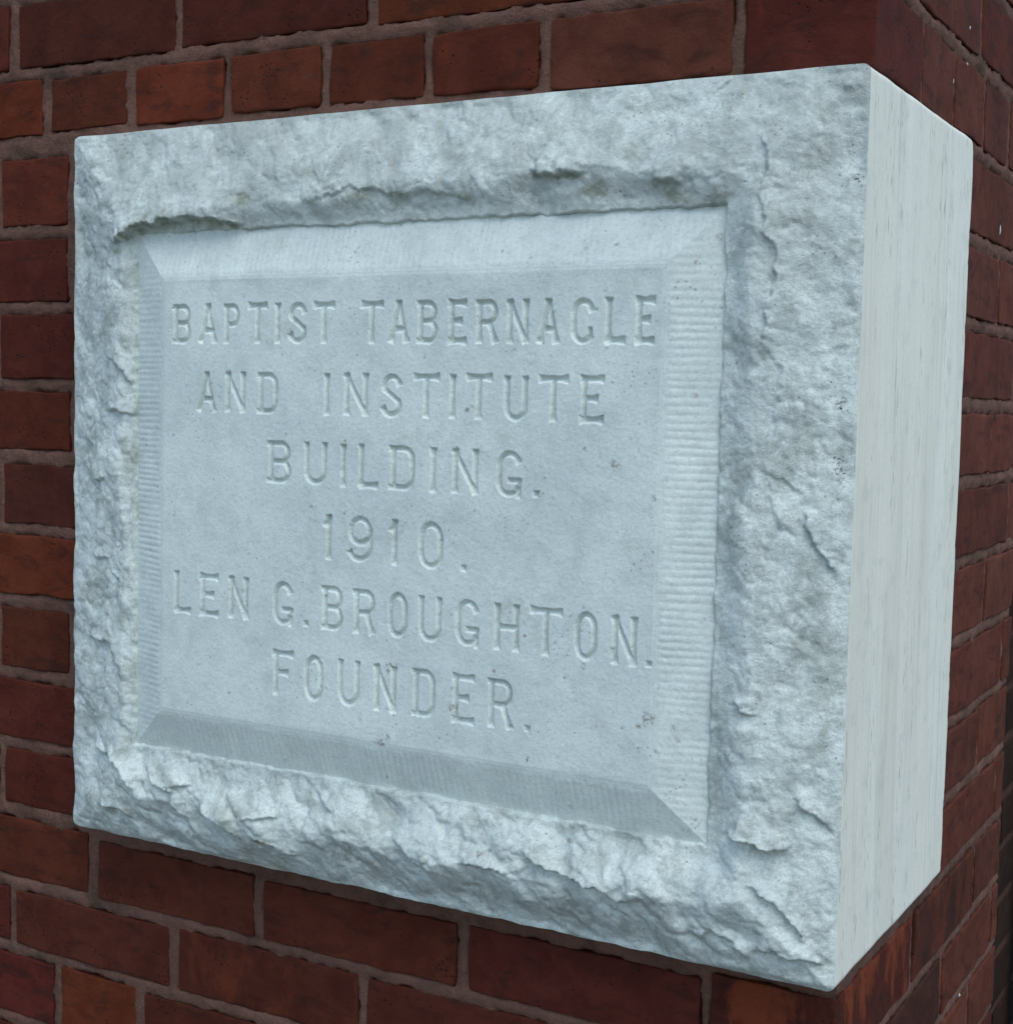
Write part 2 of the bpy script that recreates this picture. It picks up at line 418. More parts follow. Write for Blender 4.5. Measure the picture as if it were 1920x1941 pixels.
def mortar_sheet(u0, u1, v0, v1, step, place, parent, seed, rects=(), drop=None, mat=None):
    nu = int((u1-u0)/step)+1; nv = int((v1-v0)/step)+1
    u = np.linspace(u0, u1, nu); v = np.linspace(v0, v1, nv)
    U, Vv = np.meshgrid(u, v, indexing='ij')
    d = np.full(U.shape, 0.02)                     # distance into the joint, negative over a brick
    for a, b, z0, z1 in rects:
        iu = slice(*np.searchsorted(u, [a-.02, b+.02])); iv = slice(*np.searchsorted(v, [z0-.02, z1+.02]))
        if iu.start >= iu.stop or iv.start >= iv.stop: continue
        x = U[iu, iv]; z = Vv[iu, iv]
        qx = np.abs(x-(a+b)/2)-(b-a)/2; qz = np.abs(z-(z0+z1)/2)-(z1-z0)/2
        sd = np.hypot(np.maximum(qx, 0), np.maximum(qz, 0)) + np.minimum(np.maximum(qx, qz), 0)
        d[iu, iv] = np.minimum(d[iu, iv], sd)
    rag = 0.0026*fbm(U, Vv, 40, 4, 0.60, seed+8) + 0.0008
    smear = 0.0035*np.maximum(0, fbm(U, Vv, 21, 3, 0.6, seed+11)-.25)
    dj = d + rag + smear
    body = 0.0008 + 0.0011*fbm(U, Vv, 24, 3, 0.6, seed) + 0.0007*fbm(U, Vv, 130, 3, 0.6, seed+2) - 0.0010*sstep(.001, .006, d)
    body = np.clip(body, -0.0010 if len(rects) else 0.0019, 0.007)
    h = body + 0.0075*sstep(0.0012, -0.0022, dj) if len(rects) else body
    q = grid_quads(nu, nv)
    if drop is not None:
        c = (q[:, 0]//nv); r = q[:, 0] % nv
        q = q[~((u[c] > drop[0]) & (u[c] < drop[1]) & (v[r] > drop[2]) & (v[r] < drop[3]))]
    P = place(U.ravel(), Vv.ravel(), h.ravel())
    used, inv = np.unique(q, return_inverse=True)
    return mesh_obj('mortar', P[used], inv.reshape(-1, 4), mat or M_MORTAR, parent)
zt = BED[K_TOP]-0.004
PF = lambda u, v, h: np.stack([u, WF+h, v], -1)
PSd = lambda u, v, h: np.stack([WR-h, u, v], -1)
mortar_sheet(-.20, WR-.0004, -.30, .78, .0024, PF, wall, 20, FR, (0.01, WR+1, .02, H-.02))
mortar_sheet(WF+.0004, PIER, -.30, .78, .0024, PSd, wall, 40, SR, (-1, D-.02, .02, H-.02))
for (a, b, c, d) in ((XL, -.20, GROUND, zt), (-.20, WR-.003, .78, zt), (-.20, WR-.003, GROUND, -.30)):
    mortar_sheet(a, b, c, d, .02, PF, wall, 60)
for (a, b, c, d) in ((WF+.003, PIER, .78, zt), (WF+.003, PIER, GROUND, -.30)):
    mortar_sheet(a, b, c, d, .02, PSd, wall, 70)
mortar_sheet(PIER-.03, 1.07, GROUND, zt, .02, lambda u, v, h: np.stack([RX-h, u, v], -1), wall, 80, mat=M_SHADE_MORTAR)
# solid core behind the facing bricks (keeps daylight out of the joints)
def boxmesh(name, x0, x1, y0, y1, z0, z1, mat, parent):
    v = [(x, y, z) for x in (x0, x1) for y in (y0, y1) for z in (z0, z1)]
    q = [(0, 1, 3, 2), (4, 6, 7, 5), (0, 4, 5, 1), (2, 3, 7, 6), (0, 2, 6, 4), (1, 5, 7, 3)]
    return mesh_obj(name, v, q, mat, parent, smooth=False)
boxmesh('backing', XL, WR-.012, WF+.012, PIER-.002, GROUND, zt, M_MORTAR, wall)
boxmesh('backing', XL, RX-.012, PIER-.0015, 1.07, GROUND, zt, M_MORTAR, wall)

# ------------------------------------------------------------------ dried white drips on the side wall
M_DRIP = plain('dried_white_paint', (0.62, 0.64, 0.60), 0.6, 200, 0.3)
for yy, zz, ry, rz in [(.4056, .7128, .0022, .0050), (.2976, .6824, .0012, .0028), (.2503, .6318, .0016, .0042), (.2942, .6534, .0010, .0020), (.445, .5402, .0016, .0085),
                       (.376, .3564, .0014, .0014), (.2194, -.0249, .0030, .0042), (.2826, -.0287, .0020, .0040), (.3647, -.0275, .0034, .0014), (.349, -.0663, .0012, .0012), (.4245, -.1509, .0022, .0030)]:
    ry *= .62; rz *= .70; nn, mm = 12, 6; V = []
    for a in range(mm):
        f = a/(mm-1)*math.pi/2
        for b in range(nn):
            g_ = 2*math.pi*b/nn
            V.append((WR + .0022*math.sin(f) - .0012, yy + ry*math.cos(f)*math.cos(g_)*(1+.25*math.sin(3*g_+zz*50)), zz + rz*math.cos(f)*math.sin(g_)))
    mesh_obj('paint_drip', V, [(a*nn+b, a*nn+(b+1) % nn, (a+1)*nn+(b+1) % nn, (a+1)*nn+b) for a in range(mm-1) for b in range(nn)], M_DRIP, wall)

# ------------------------------------------------------------------ grey pipe in the recess, at the right margin
def tube(cx, cy, zs, rs, name, parent, mat, n=28):
    V = []; 
    for z, r in zip(zs, rs):
        a = np.arange(n)*2*math.pi/n
        V.append(np.stack([cx+r*np.cos(a), cy+r*np.sin(a), np.full(n, z)], -1))
    Q = []
    for i in range(len(zs)-1):
        for j in range(n): Q.append((i*n+j, i*n+(j+1) % n, (i+1)*n+(j+1) % n, (i+1)*n+j))
    return mesh_obj(name, np.concatenate(V), Q, mat, parent)
PX, PY, PR = 0.6480, 1.010, 0.030
pipe = empty('drain_pipe', (PX, PY, GROUND), 'grey pipe standing in the dark recess at the lower right margin', 'pipe')
tube(PX, PY, [GROUND+.02, zt], [PR, PR], 'shaft', pipe, M_PIPE)
for zc in (-0.75, 0.30):
    tube(PX, PY, [zc-.035, zc-.034, zc+.034, zc+.035], [PR, PR+.006, PR+.006, PR], 'collar', pipe, M_PIPE)
tube(PX, PY, [GROUND, GROUND+.001, GROUND+.05, GROUND+.06], [PR, PR+.015, PR+.015, PR], 'shoe', pipe, M_PIPE)

# ------------------------------------------------------------------ the carved stone block
stone = empty('cornerstone', (W/2, D/2, 0.0), 'white marble cornerstone with carved inscription and rough rock-faced border', 'cornerstone')
PO = (0.0835, 0.5962, 0.0858, 0.5092)     # chamfer, outer rectangle x0 x1 z0 z1
PI = (0.1215, 0.5585, 0.1212, 0.4712)     # lettered face
OUT_O, OUT_I = 0.0120, 0.0245             # how far they stand forward of the arris plane y=0

STAINS = [(0.3448, 0.1811, .006), (0.352, 0.184, .003), (0.5055, 0.1999, .0035), (0.4086, 0.373, .0038), (0.2727, 0.2963, .003), (0.4003, 0.1584, .006),
          (0.3388, 0.123, .007), (0.346, 0.128, .004), (0.5252, 0.3386, .007), (0.5899, 0.4884, .004), (0.5777, 0.472, .0035), (0.4949, 0.0736, .004),
          (0.4272, 0.0543, .005), (0.434, 0.058, .003), (0.5558, 0.1686, .008), (0.548, 0.163, .004), 
          (0.390, 0.134, .002), (0.205, 0.455, .002), (0.52, 0.485, .003), (0.345, 0.150, .003),
          (0.372, 0.41, .0022), (0.455, 0.445, .002), (0.514, 0.455, .003), (0.29, 0.291, .0025), (0.40, 0.172, .0025), (0.5157, .3715, .003)]
STAINS = [(a, b, r*.72) for a, b, r in STAINS]
_rs = random.Random(5)
for _ in range(90):
    STAINS.append((_rs.choice([_rs.uniform(.13, .59), _rs.uniform(.40, .59)]), _rs.uniform(.09, .50), _rs.uniform(.0008, .0019)))
LEDGES = [  # polyline, overhang height, decay length; the lip stands on the left-hand side seen along the line
 ([(0.196, 0.5108), (0.1722, 0.5141), (0.1506, 0.5170), (0.1175, 0.5155), (0.0893, 0.5125), (0.0824, 0.5072), (0.0691, 0.5025)], .011, .020),
 ([(0.4919, 0.5329), (0.4786, 0.5347), (0.4718, 0.5322), (0.4636, 0.5348), (0.4554, 0.537)], .008, .016),
 ([(0.565, 0.5214), (0.5537, 0.5247), (0.5451, 0.5252)], .005, .012),
 ([(0.40, 0.522), (0.37, 0.528), (0.345, 0.525), (0.30, 0.533), (0.26, 0.527)], .0026, .018),
 ([(0.6249, 0.4228), (0.6269, 0.446), (0.6332, 0.4623), (0.6298, 0.4795), (0.6239, 0.4889), (0.6224, 0.5021), (0.6210, 0.5283), (0.6195, 0.5513)][::-1], -.0034, .014),
 ([(0.6251, 0.4195), (0.637, 0.4063), (0.6377, 0.3897), (0.631, 0.36)], -.0016, .014),
 ([(0.628, 0.345), (0.634, 0.32), (0.640, 0.30)], -.0014, .014),
 ([(0.5539, 0.0462), (0.5383, 0.0414), (0.5282, 0.0443), (0.5161, 0.0476), (0.5038, 0.0505), (0.4914, 0.0498), (0.4787, 0.0558), (0.4638, 0.0607)], .008, .020),
 ([(0.6523, 0.0936), (0.64, 0.0907), (0.6255, 0.0942), (0.6144, 0.0993)], .011, .022),
 ([(0.1514, 0.0607), (0.126, 0.0547), (0.1115, 0.0613), (0.1039, 0.0712)], .007, .016),
 ([(0.0912, 0.0494), (0.0793, 0.061), (0.0613, 0.0718), (0.0308, 0.0766)], .006, .018),
 ([(0.0764, 0.0238), (0.0644, 0.0273), (0.0462, 0.0289)], .006, .012),
 ([(0.1488, 0.032), (0.1317, 0.0468)], .005, .014),
 ([(0.2011, 0.0299), (0.182, 0.0396), (0.1626, 0.0494)], .008, .018),
 ([(0.2432, 0.0512), (0.2354, 0.0483), (0.2117, 0.0444)], .005, .012),
 ([(0.2912, 0.0635), (0.276, 0.0755)], .005, .014),
 ([(0.2539, 0.022), (0.2409, 0.0261), (0.2198, 0.0288)], .006, .012),
 ([(0.3964, 0.0333), (0.3734, 0.037), (0.3521, 0.0492)], .007, .018),
 ([(0.4471, 0.0425), (0.4361, 0.0463), (0.4119, 0.045)], .005, .014),
 ([(0.6246, 0.0184), (0.6152, 0.027), (0.6021, 0.0315), (0.5911, 0.0239)], .005, .014),
 ([(0.6634, 0.0335), (0.656, 0.0424), (0.6448, 0.0575), (0.6302, 0.0652)], .006, .016),
 ([(0.6743, 0.0202), (0.6603, 0.0224), (0.6462, 0.0212), (0.6317, 0.0234)], .005, .010),
 ([(0.0518, 0.3083), (0.0398, 0.3047), (0.0307, 0.3184)], .006, .012),
 ([(0.0899, 0.3552), (0.0753, 0.3634), (0.0547, 0.363)], .004, .012),
 ([(0.0927, 0.381), (0.0605, 0.4064)], .004, .014),
 ([(0.065, 0.225), (0.050, 0.240), (0.035, 0.243)], .004, .014),
 ([(0.070, 0.150), (0.055, 0.165), (0.030, 0.172)], .005, .014),
 ([(0.671, 0.2802), (0.6604, 0.2911), (0.6528, 0.3106)], .005, .014),
 ([(0.6261, 0.1793), (0.6188, 0.1801), (0.615, 0.1848)], .005, .014),
 ([(0.676, 0.105), (0.668, 0.1167), (0.655, 0.127)], .005, .014),
]
MOSS = [(0.0691, 0.5025, .006), (0.080, 0.507, .006), (0.090, 0.513, .008), (0.105, 0.5165, .010), (0.125, 0.517, .011), (0.148, 0.517, .010), (0.168, 0.513, .008),
        (0.185, 0.511, .006), (0.459, 0.534, .004), (0.466, 0.5325, .004), (0.473, 0.531, .005), (0.482, 0.533, .005), (0.551, 0.523, .006), (0.2, .528, .008),
        (0.31, 0.527, .010), (0.345, 0.524, .010), (0.40, 0.521, .008), (0.50, 0.522, .010), (0.56, 0.516, .009), (0.59, 0.514, .007), (0.0300, 0.03, .009), (0.058, 0.027, .006),
        (0.226, .030, .005), (0.065, .493, .006)]

SOOT = [(0.6725, 0.3807, .006), (0.6735, 0.338, .0055), (0.6720, 0.3445, .006), (0.6616, 0.0376, .003), (0.658, 0.039, .002), (0.6127, 0.5699, .0022), (0.6099, 0.5198, .002), (0.6395, 0.0554, .002), (0.2127, 0.590, .002), (0.2215, 0.5885, .0018), (0.6183, 0.2391, .0022), (0.6367, 0.2278, .0015), (0.676, .523, .004), (.605, .4064, .0015), (0.4636, 0.1285, .0022), (0.26, .2935, .0016), (0.555, .318, .002)]
def seg_dist(x, z, ax, az, bx, bz):
    vx, vz = bx-ax, bz-az; L2 = vx*vx+vz*vz
    t = ((x-ax)*vx+(z-az)*vz)/L2; tc = np.clip(t, 0, 1)
    dx = x-(ax+tc*vx); dz = z-(az+tc*vz)
    return np.hypot(dx, dz), (vx*dz - vz*dx), t
def ledge(x, z, pts, A, L):
    """rock broken away under a lip: raised on one side of the line, falling off with distance"""
    xs = [q[0] for q in pts]; zs = [q[1] for q in pts]
    pad = 3.2*L
    m = (x > min(xs)-pad) & (x < max(xs)+pad) & (z > min(zs)-pad) & (z < max(zs)+pad)
    res = np.zeros_like(x)
    if not m.any(): return res
    wx = x[m] + 0.0032*fbm(x[m], z[m], 52, 4, 0.60, 70); wz = z[m] + 0.0032*fbm(x[m], z[m], 52, 4, 0.60, 73)
    A = A*0.80
    best = np.full(wx.shape, 9.0); sgn = np.zeros(wx.shape); tt = np.zeros(wx.shape)
    n = len(pts)-1
    for i in range(n):
        d, s, t = seg_dist(wx, wz, *pts[i], *pts[i+1])
        k = d < best
        best[k] = d[k]; sgn[k] = s[k]; tt[k] = (i+np.clip(t[k], -.5, 1.5))/n
    taper = sstep(-0.25/n, 0.35/n, tt)*sstep(-0.25/n, 0.35/n, 1-tt)
    up = sgn < 0 if A > 0 else sgn > 0
    a = abs(A)
    sd = np.where(up, best, -best)
    h = a*sstep(-0.0012, 0.0016, sd)*np.exp(-np.maximum(sd, 0)/L) - (0.35 if A > 0 else 0.12)*a*np.exp(-np.maximum(-sd, 0)/(L*.5))*sstep(0.0012, -0.0016, sd)
    fall = np.exp(-(best/(2.2*L))**2)
    res[m] = h*taper*fall
    return res

def border_out(x, z):
    """how far the broken rock face stands forward at (x, z)"""
    dl, dr, db, dt = x, W-x, z, H-z
    d_out = np.minimum(np.minimum(dl, dr), np.minimum(db, dt))
    il, ir, ib, it = PO[0]-x, x-PO[1], PO[2]-z, z-PO[3]
    d_in = np.maximum(np.maximum(il, ir), np.maximum(ib, it))
    t = np.clip(d_out/np.maximum(d_out + np.maximum(d_in, 0), 1e-5), 0, 1)
    ws = [np.exp(np.clip(q, -.1, .1)*90) for q in (il, ir, ib, it)]
    tot = sum(ws)
    def bl(a, b, c, d): return (a*ws[0]+b*ws[1]+c*ws[2]+d*ws[3])/tot
    wv = fbm(x, z, 9, 3, 0.5, 31)
    topr = sstep(.15, .45, x)                 # the inner slope of the top border widens to the right
    tc = bl(0.88, 0.73, 0.56, 0.90-0.22*topr) + 0.10*wv
    hc = bl(0.0205, 0.0225, 0.0265, 0.0195) + 0.003*fbm(x, z, 7, 2, 0.5, 35)
    hi = bl(0.0165, 0.0150, 0.0155, 0.0158)
    rr_ = np.clip(t/np.maximum(tc, .2), 0, 1); rise = rr_*(1.30-.30*rr_)
    fallp = sstep(0, 1, (t-tc)/np.maximum(1-tc, .08))
    h = hc*rise*(1-fallp) + hi*fallp
    env = sstep(-0.01, 0.07, t)*(1-0.5*sstep(.90, 1.0, t))*bl(.66, .56, 1.05, .55)
    # broken relief: warped noise, with scale-like steps running down to the right
    qx = x + 0.010*fbm(x, z, 22, 3, 0.5, 41); qz = z + 0.010*fbm(x, z, 22, 3, 0.5, 44)
    n1 = fbm(qx, qz, 15, 2, 0.5, 47)*0.0048
    rx, rz = qx*0.80 + qz*0.60, (-qx*0.60 + qz*0.80)           # chips drawn out down to the right
    fx = x + 0.0035*fbm(x, z, 48, 3, 0.6, 57); fz = z + 0.0035*fbm(x, z, 48, 3, 0.6, 58)
    rfx, rfz = fx*0.80 - fz*0.60, fx*0.60 + fz*0.80
    chip = np.clip(0.55 + 1.1*fbm(x, z, 13, 2, 0.5, 56), 0.10, 1.0)
    chip2 = np.clip(0.40 + 1.5*fbm(x, z, 19, 3, 0.55, 156), 0.06, 1.0)*bl(.8, .7, 1.0, .6)
    n2 = (facets(rfx*0.62, rfz, 0.024, 3, .45, .5) - 0.002)*0.55*chip
    n3 = (facets(rfx*0.60, rfz, 0.0105, 5, .6, .5) - 0.001)*0.75*chip2
    n4 = (fbm(fx, fz, 75, 3, 0.6, 59)*0.0007 + facets(rfx*.8, rfz, 0.0046, 8, .6, .5)*0.55*np.clip(0.35 + 1.3*fbm(x, z, 34, 2, 0.55, 159), 0.10, 1.0) + fbm(x, z, 330, 3, 0.6, 62)*0.00018)*bl(.9, .8, 1.0, .8)
    h = h + env*(n1 + n2 + n3) + n4*sstep(0, .03, t)
    for pts, A, L in LEDGES: h = h + ledge(x, z, pts, A, L)*sstep(0.0, 0.10, t)
    # inner break line: drops past the chamfer with a slightly wandering edge
    wob = 0.0012*fbm(x, z, 40, 3, 0.6, 65) + 0.0007*fbm(x, z, 150, 2, 0.5, 68)
    cut = sstep(-0.0025, 0.0004, d_in + 0.0006 - wob)
    floor_ = OUT_O - 0.0035
    h = np.where(t > .72, np.maximum(h, OUT_O + 0.0012), h)
    return h*cut + floor_*(1-cut)

def stain_attrs(o, x, z):
    s = np.zeros(len(x), np.float32); mo = np.zeros(len(x), np.float32)
    for sx, sz, r in STAINS:
        m = (np.abs(x-sx) < 2*r) & (np.abs(z-sz) < 2*r)
        d = np.hypot(x[m]-sx, z[m]-sz)/r
        s[m] = np.maximum(s[m], sstep(1.1, .35, d + .5*fbm(x[m], z[m], 300, 2, .5, 90)))
    sk = np.zeros(len(x), np.float32)
    for sx, sz, r in SOOT:
        m = (np.abs(x-sx) < 2*r) & (np.abs(z-sz) < 2*r)
        sk[m] = np.maximum(sk[m], sstep(1.0, .2, np.hypot(x[m]-sx, (z[m]-sz)*.7)/r + .5*fbm(x[m], z[m], 180, 2, .5, 97)))
    for sx, sz, r in MOSS:
        m = (np.abs(x-sx) < 2.2*r) & (np.abs(z-sz) < 2.2*r)
        d = np.hypot(x[m]-sx, (z[m]-sz)*1.5)/r
        mo[m] = np.maximum(mo[m], .62*sstep(1.6, .2, d + .6*fbm(x[m], z[m], 120, 2, .5, 93)))
    me = o.data
    for nm, arr in (('stain', s), ('moss', mo), ('soot', sk)):
        a = me.attributes.new(nm, 'FLOAT', 'POINT'); a.data.foreach_set('value', arr)

# -- rough border: outline ring to inside the chamfer's edge, as one sheet of rock
RC = 0.0055
def outline_warp(x, z):
    """slightly uneven arris and rounded corners"""
    jl = 0.0016*fbm(z*0+3.3, z, 26, 3, .6, 101) - .0005; jb = 0.0010*fbm(x, x*0+1.1, 30, 3, .6, 104); jt = 0.0004*fbm(x, x*0+7.1, 20, 2, .5, 107)
    x2 = x + jl*sstep(.03, 0, x); z2 = z + jb*sstep(.03, 0, z) + jt*sstep(.03, 0, H-z)
    # rounded corners
    cx = np.clip(x2, RC, W-RC); cz = np.clip(z2, RC, H-RC)
    dx = x2-cx; dz = z2-cz; ln = np.hypot(dx, dz); mx = np.maximum(np.abs(dx), np.abs(dz))
    k = np.where((np.abs(dx) > 1e-9) & (np.abs(dz) > 1e-9), mx/np.maximum(ln, 1e-9), 1.0)
    return cx + dx*k, cz + dz*k
STEP = 0.00105
inner_r = (PO[0]+0.004, PO[1]-0.004, PO[2]+0.004, PO[3]-0.004)
def axis_split(a0, a1, i0, i1, step):
    p = [np.linspace(a0, i0, int((i0-a0)/step)+1), np.linspace(i0, i1, int((i1-i0)/step)+1)[1:], np.linspace(i1, a1, int((a1-i1)/step)+1)[1:]]
    return np.concatenate(p), len(p[0])-1, len(p[0])+len(p[1])-1
ax_, xi0, xi1 = axis_split(0, W, inner_r[0], inner_r[1], STEP)
az_, zi0, zi1 = axis_split(0, H, inner_r[2], inner_r[3], STEP)
X, Z = np.meshgrid(ax_, az_, indexing='ij'); nx, nz = X.shape
ii, jj = np.meshgrid(np.arange(nx), np.arange(nz), indexing='ij')
keepv = ~((ii > xi0) & (ii < xi1) & (jj > zi0) & (jj < zi1))
q = grid_quads(nx, nz)
ci = q[:, 0]//nz; cj = q[:, 0] % nz
q = q[~((ci >= xi0) & (ci < xi1) & (cj >= zi0) & (cj < zi1))]
remap = np.full(nx*nz, -1, np.int64); kv = keepv.ravel(); remap[kv] = np.arange(kv.sum())
bx, bz = X.ravel()[kv], Z.ravel()[kv]
bh = border_out(bx, bz)
wx2, wz2 = outline_warp(bx, bz)
border = mesh_obj('rough_border', np.stack([wx2, -bh, wz2], -1), remap[q], M_ROUGH, stone)
stain_attrs(border, bx, bz)

# -- top, bottom, left and back of the block
def boundary_loop():
    pts = [(a, 0.0) for a in ax_[::4]] + [(W, b) for b in az_[::4]] + [(a, H) for a in ax_[::-4]] + [(0.0, b) for b in az_[::-4]]
    seen = []; 
    for p_ in pts:
        if not seen or (abs(p_[0]-seen[-1][0])+abs(p_[1]-seen[-1][1]) > 1e-5): seen.append(p_)
    return np.array(seen[:-1] if np.allclose(seen[0], seen[-1]) else seen)
bl_ = boundary_loop(); lx, lz = outline_warp(bl_[:, 0], bl_[:, 1]); n = len(lx)
V = []; ring_y = [0.0, 0.02, D-.006, D]
for yy in ring_y:
    s = .994 if yy == D else 1.0
    V.append(np.stack([W/2+(lx-W/2)*s, np.full(n, yy), H/2+(lz-H/2)*s], -1))
V.append(np.array([[W/2, D, H/2]]))
V = np.concatenate(V); V[:, 0] -= np.where(V[:, 0] > W-.004, 0.0015, 0)   # behind the sawn side face
Q = [(r*n+i, r*n+(i+1) % n, (r+1)*n+(i+1) % n, (r+1)*n+i) for r in range(3) for i in range(n)]
T = [(3*n+i, 3*n+(i+1) % n, 4*n) for i in range(n)]
mesh_obj('block_body', V, Q, M_ROUGH, stone, smooth=False, tris=T)

# -- sawn right-hand side
ny_, nz_ = 60, 150
ys = np.concatenate([[0.0, .0008, .002], np.linspace(.004, D-.006, ny_), [D-.0045, D-.003, D-.0015, D-.0004, D]])
zs = np.concatenate([np.linspace(0, .008, 9)[:-1], np.linspace(.008, H-.008, nz_), np.linspace(H-.008, H, 9)[1:]])
Yg, Zg = np.meshgrid(ys, zs, indexing='ij')
sx = W + 0.0003*fbm(Yg, Zg, 18, 2, .5, 120) - 0.0005*sstep(.003, 0, Yg)*(1+fbm(Yg, Zg, 90, 2, .5, 124))
rb = .005; e = np.clip(Yg-(D-rb), 0, rb); sx = sx - (rb - np.sqrt(np.maximum(rb*rb-e*e, 0)))
# worn nicks on the back arris
nick = np.maximum(0, fbm(Zg*0, Zg, 38, 3, .6, 130)-.15)*0.004
Ysh = Yg - nick*sstep(.02, 0, D-Yg)
ex = np.clip(np.maximum(RC-Zg, Zg-(H-RC)), 0, RC); sx = sx - (RC-np.sqrt(np.maximum(RC*RC-ex*ex, 0)))
zj = 0.0006*fbm(Yg, Yg*0, 24, 2, .5, 133)
mesh_obj('side_face', np.stack([sx, Ysh, Zg + zj*(sstep(.02, 0, Zg)+sstep(.02, 0, H-Zg))], -1).reshape(-1, 3), grid_quads(len(ys), len(zs)), M_SAWN, stone)

# -- chamfers, tooled across with a toothed chisel
def chamfer(side):
    o, i = PO, PI
    A = {'b': ((o[0], o[2]), (o[1], o[2]), (i[0], i[2]), (i[1], i[2])), 'r': ((o[1], o[2]), (o[1], o[3]), (i[1], i[2]), (i[1], i[3])),
         't': ((o[1], o[3]), (o[0], o[3]), (i[1], i[3]), (i[0], i[3])), 'l': ((o[0], o[3]), (o[0], o[2]), (i[0], i[3]), (i[0], i[2]))}[side]
    (a, b, c, d) = [np.array(q_) for q_ in A]
    L = np.linalg.norm(b-a); nu = int(L/.0008)+1; nv = 34
    u = np.linspace(0, 1, nu); v = np.linspace(0, 1, nv)
    U, Vv = np.meshgrid(u, v, indexing='ij')
    P0 = a + (b-a)*U[..., None]; P1 = c + (d-c)*U[..., None]
    P = P0 + (P1-P0)*Vv[..., None]
    x, z = P[..., 0], P[..., 1]
    along = x if side in 'bt' else z
    across = z if side in 'bt' else x
    pitch_ = {'b': .0052, 't': .0052, 'l': .0048, 'r': .0054}[side]
    ph = along/pitch_ + 0.22*fbm(along, across*.25, 26, 3, .6, 140+ord(side)) 
    rid = np.abs(np.sin(ph*math.pi))**0.8
    amp = {'b': .00042, 't': .00042, 'l': .00048, 'r': .00050}[side]*(0.65+0.7*fbm(along, across, 22, 2, .5, 150+ord(side)))
    amp = np.clip(amp, .00006, None)*sstep(0, .10, Vv)*sstep(1, .86, Vv)
    h = OUT_O + (OUT_I-OUT_O)*Vv + amp*(rid-.6) + .00012*fbm(x, z, 260, 3, .6, 160)
    h = h + .0004*fbm(x, z, 30, 2, .5, 163)*sstep(0, .15, Vv)*sstep(1, .85, Vv)
    h = h - .0004*sstep(.90, 1.0, Vv)                       # worn outer arris of the lettered face
    ob = mesh_obj('chamfer', np.stack([x, -h, z], -1).reshape(-1, 3), grid_quads(nu, nv), M_FACE, stone)
    stain_attrs(ob, x.ravel(), z.ravel())
    return ob
for s_ in 'brtl': chamfer(s_)

# -- lettered face: every letter is cut into the sheet as a V-groove
def arc(cx, cy, rx, ry, a0, a1, n=10):
    return [(cx+rx*math.cos(math.radians(a0+(a1-a0)*i/n)), cy+ry*math.sin(math.radians(a0+(a1-a0)*i/n))) for i in range(n+1)]
GL = {  # strokes in a unit box
 'A': [[(0, 0), (.5, 1)], [(.5, 1), (1, 0)], [(.2, .30), (.8, .30)]],
 'B': [[(.12, 0), (.12, 1)], [(.0, 1), (.6, 1)] + arc(.6, .76, .32, .24, 90, -90) + [(.12, .52)], [(.6, .52)] + arc(.6, .26, .36, .26, 90, -90) + [(.0, 0)]],
 'C': [arc(.5, .68, .46, .32, 20, 180) + arc(.5, .30, .46, .30, 180, 320), [(.86, .10), (.86, .28)]],
 'D': [[(.12, 0), (.12, 1)], [(.0, 1), (.55, 1)] + arc(.55, .72, .40, .28, 90, 0) + arc(.55, .28, .40, .28, 0, -90) + [(.0, 0)]],
 'E': [[(.1, 0), (.1, 1)], [(.0, 1), (1, 1)], [(.1, .52), (.72, .52)], [(.0, 0), (1, 0)]],
 'F': [[(.1, 0), (.1, 1)], [(.0, 1), (1, 1)], [(.1, .52), (.72, .52)]],
 'G': [arc(.5, .68, .46, .32, 25, 180) + arc(.5, .30, .46, .30, 180, 330), [(.52, .34), (1.0, .34)], [(.94, .34), (.94, -.04)]],
 'H': [[(.1, 0), (.1, 1)], [(.9, 0), (.9, 1)], [(.1, .5), (.9, .5)]],
 'I': [[(.5, 0), (.5, 1)]], '1': [[(.5, 0), (.5, 1)], [(.46, .97), (.28, .80)]],
 'L': [[(.1, 0), (.1, 1)], [(.1, 0), (1, 0)]],
 'N': [[(.1, 0), (.1, 1)], [(.08, 1), (.92, 0)], [(.92, 0), (.92, 1)]],
 'O': [arc(.5, .66, .45, .34, 0, 180) + arc(.5, .34, .45, .34, 180, 360) + [(.95, .66)]],
 'P': [[(.12, 0), (.12, 1)], [(.0, 1), (.6, 1)] + arc(.6, .74, .36, .26, 90, -90) + [(.12, .48)]],
 'R': [[(.12, 0), (.12, 1)], [(.0, 1), (.6, 1)] + arc(.6, .74, .34, .26, 90, -90) + [(.12, .48)], [(.62, .48), (.95, 0)]],
 'S': [arc(.52, .76, .42, .24, 15, 205, 12) + [(.30, .60), (.70, .44)] + arc(.50, .25, .44, .25, 25, -160, 12)],
 'T': [[(.5, 0), (.5, 1)], [(0, 1), (1, 1)]],
 'U': [[(.08, 1), (.08, .30)] + arc(.5, .30, .42, .30, 180, 360) + [(.92, .30), (.92, 1)]],
 '9': [arc(.48, .70, .40, .30, -60, 300, 18), [(.88, .70)] + arc(.46, .34, .44, .34, 0, -150, 10)],
 '0': [arc(.5, .66, .42, .34, 0, 180) + arc(.5, .34, .42, .34, 180, 360) + [(.92, .66)]],
 '.': [[(.5, .02), (.5, .03)]],
}
FLARE = set('ABDFHILNPRTU1E')
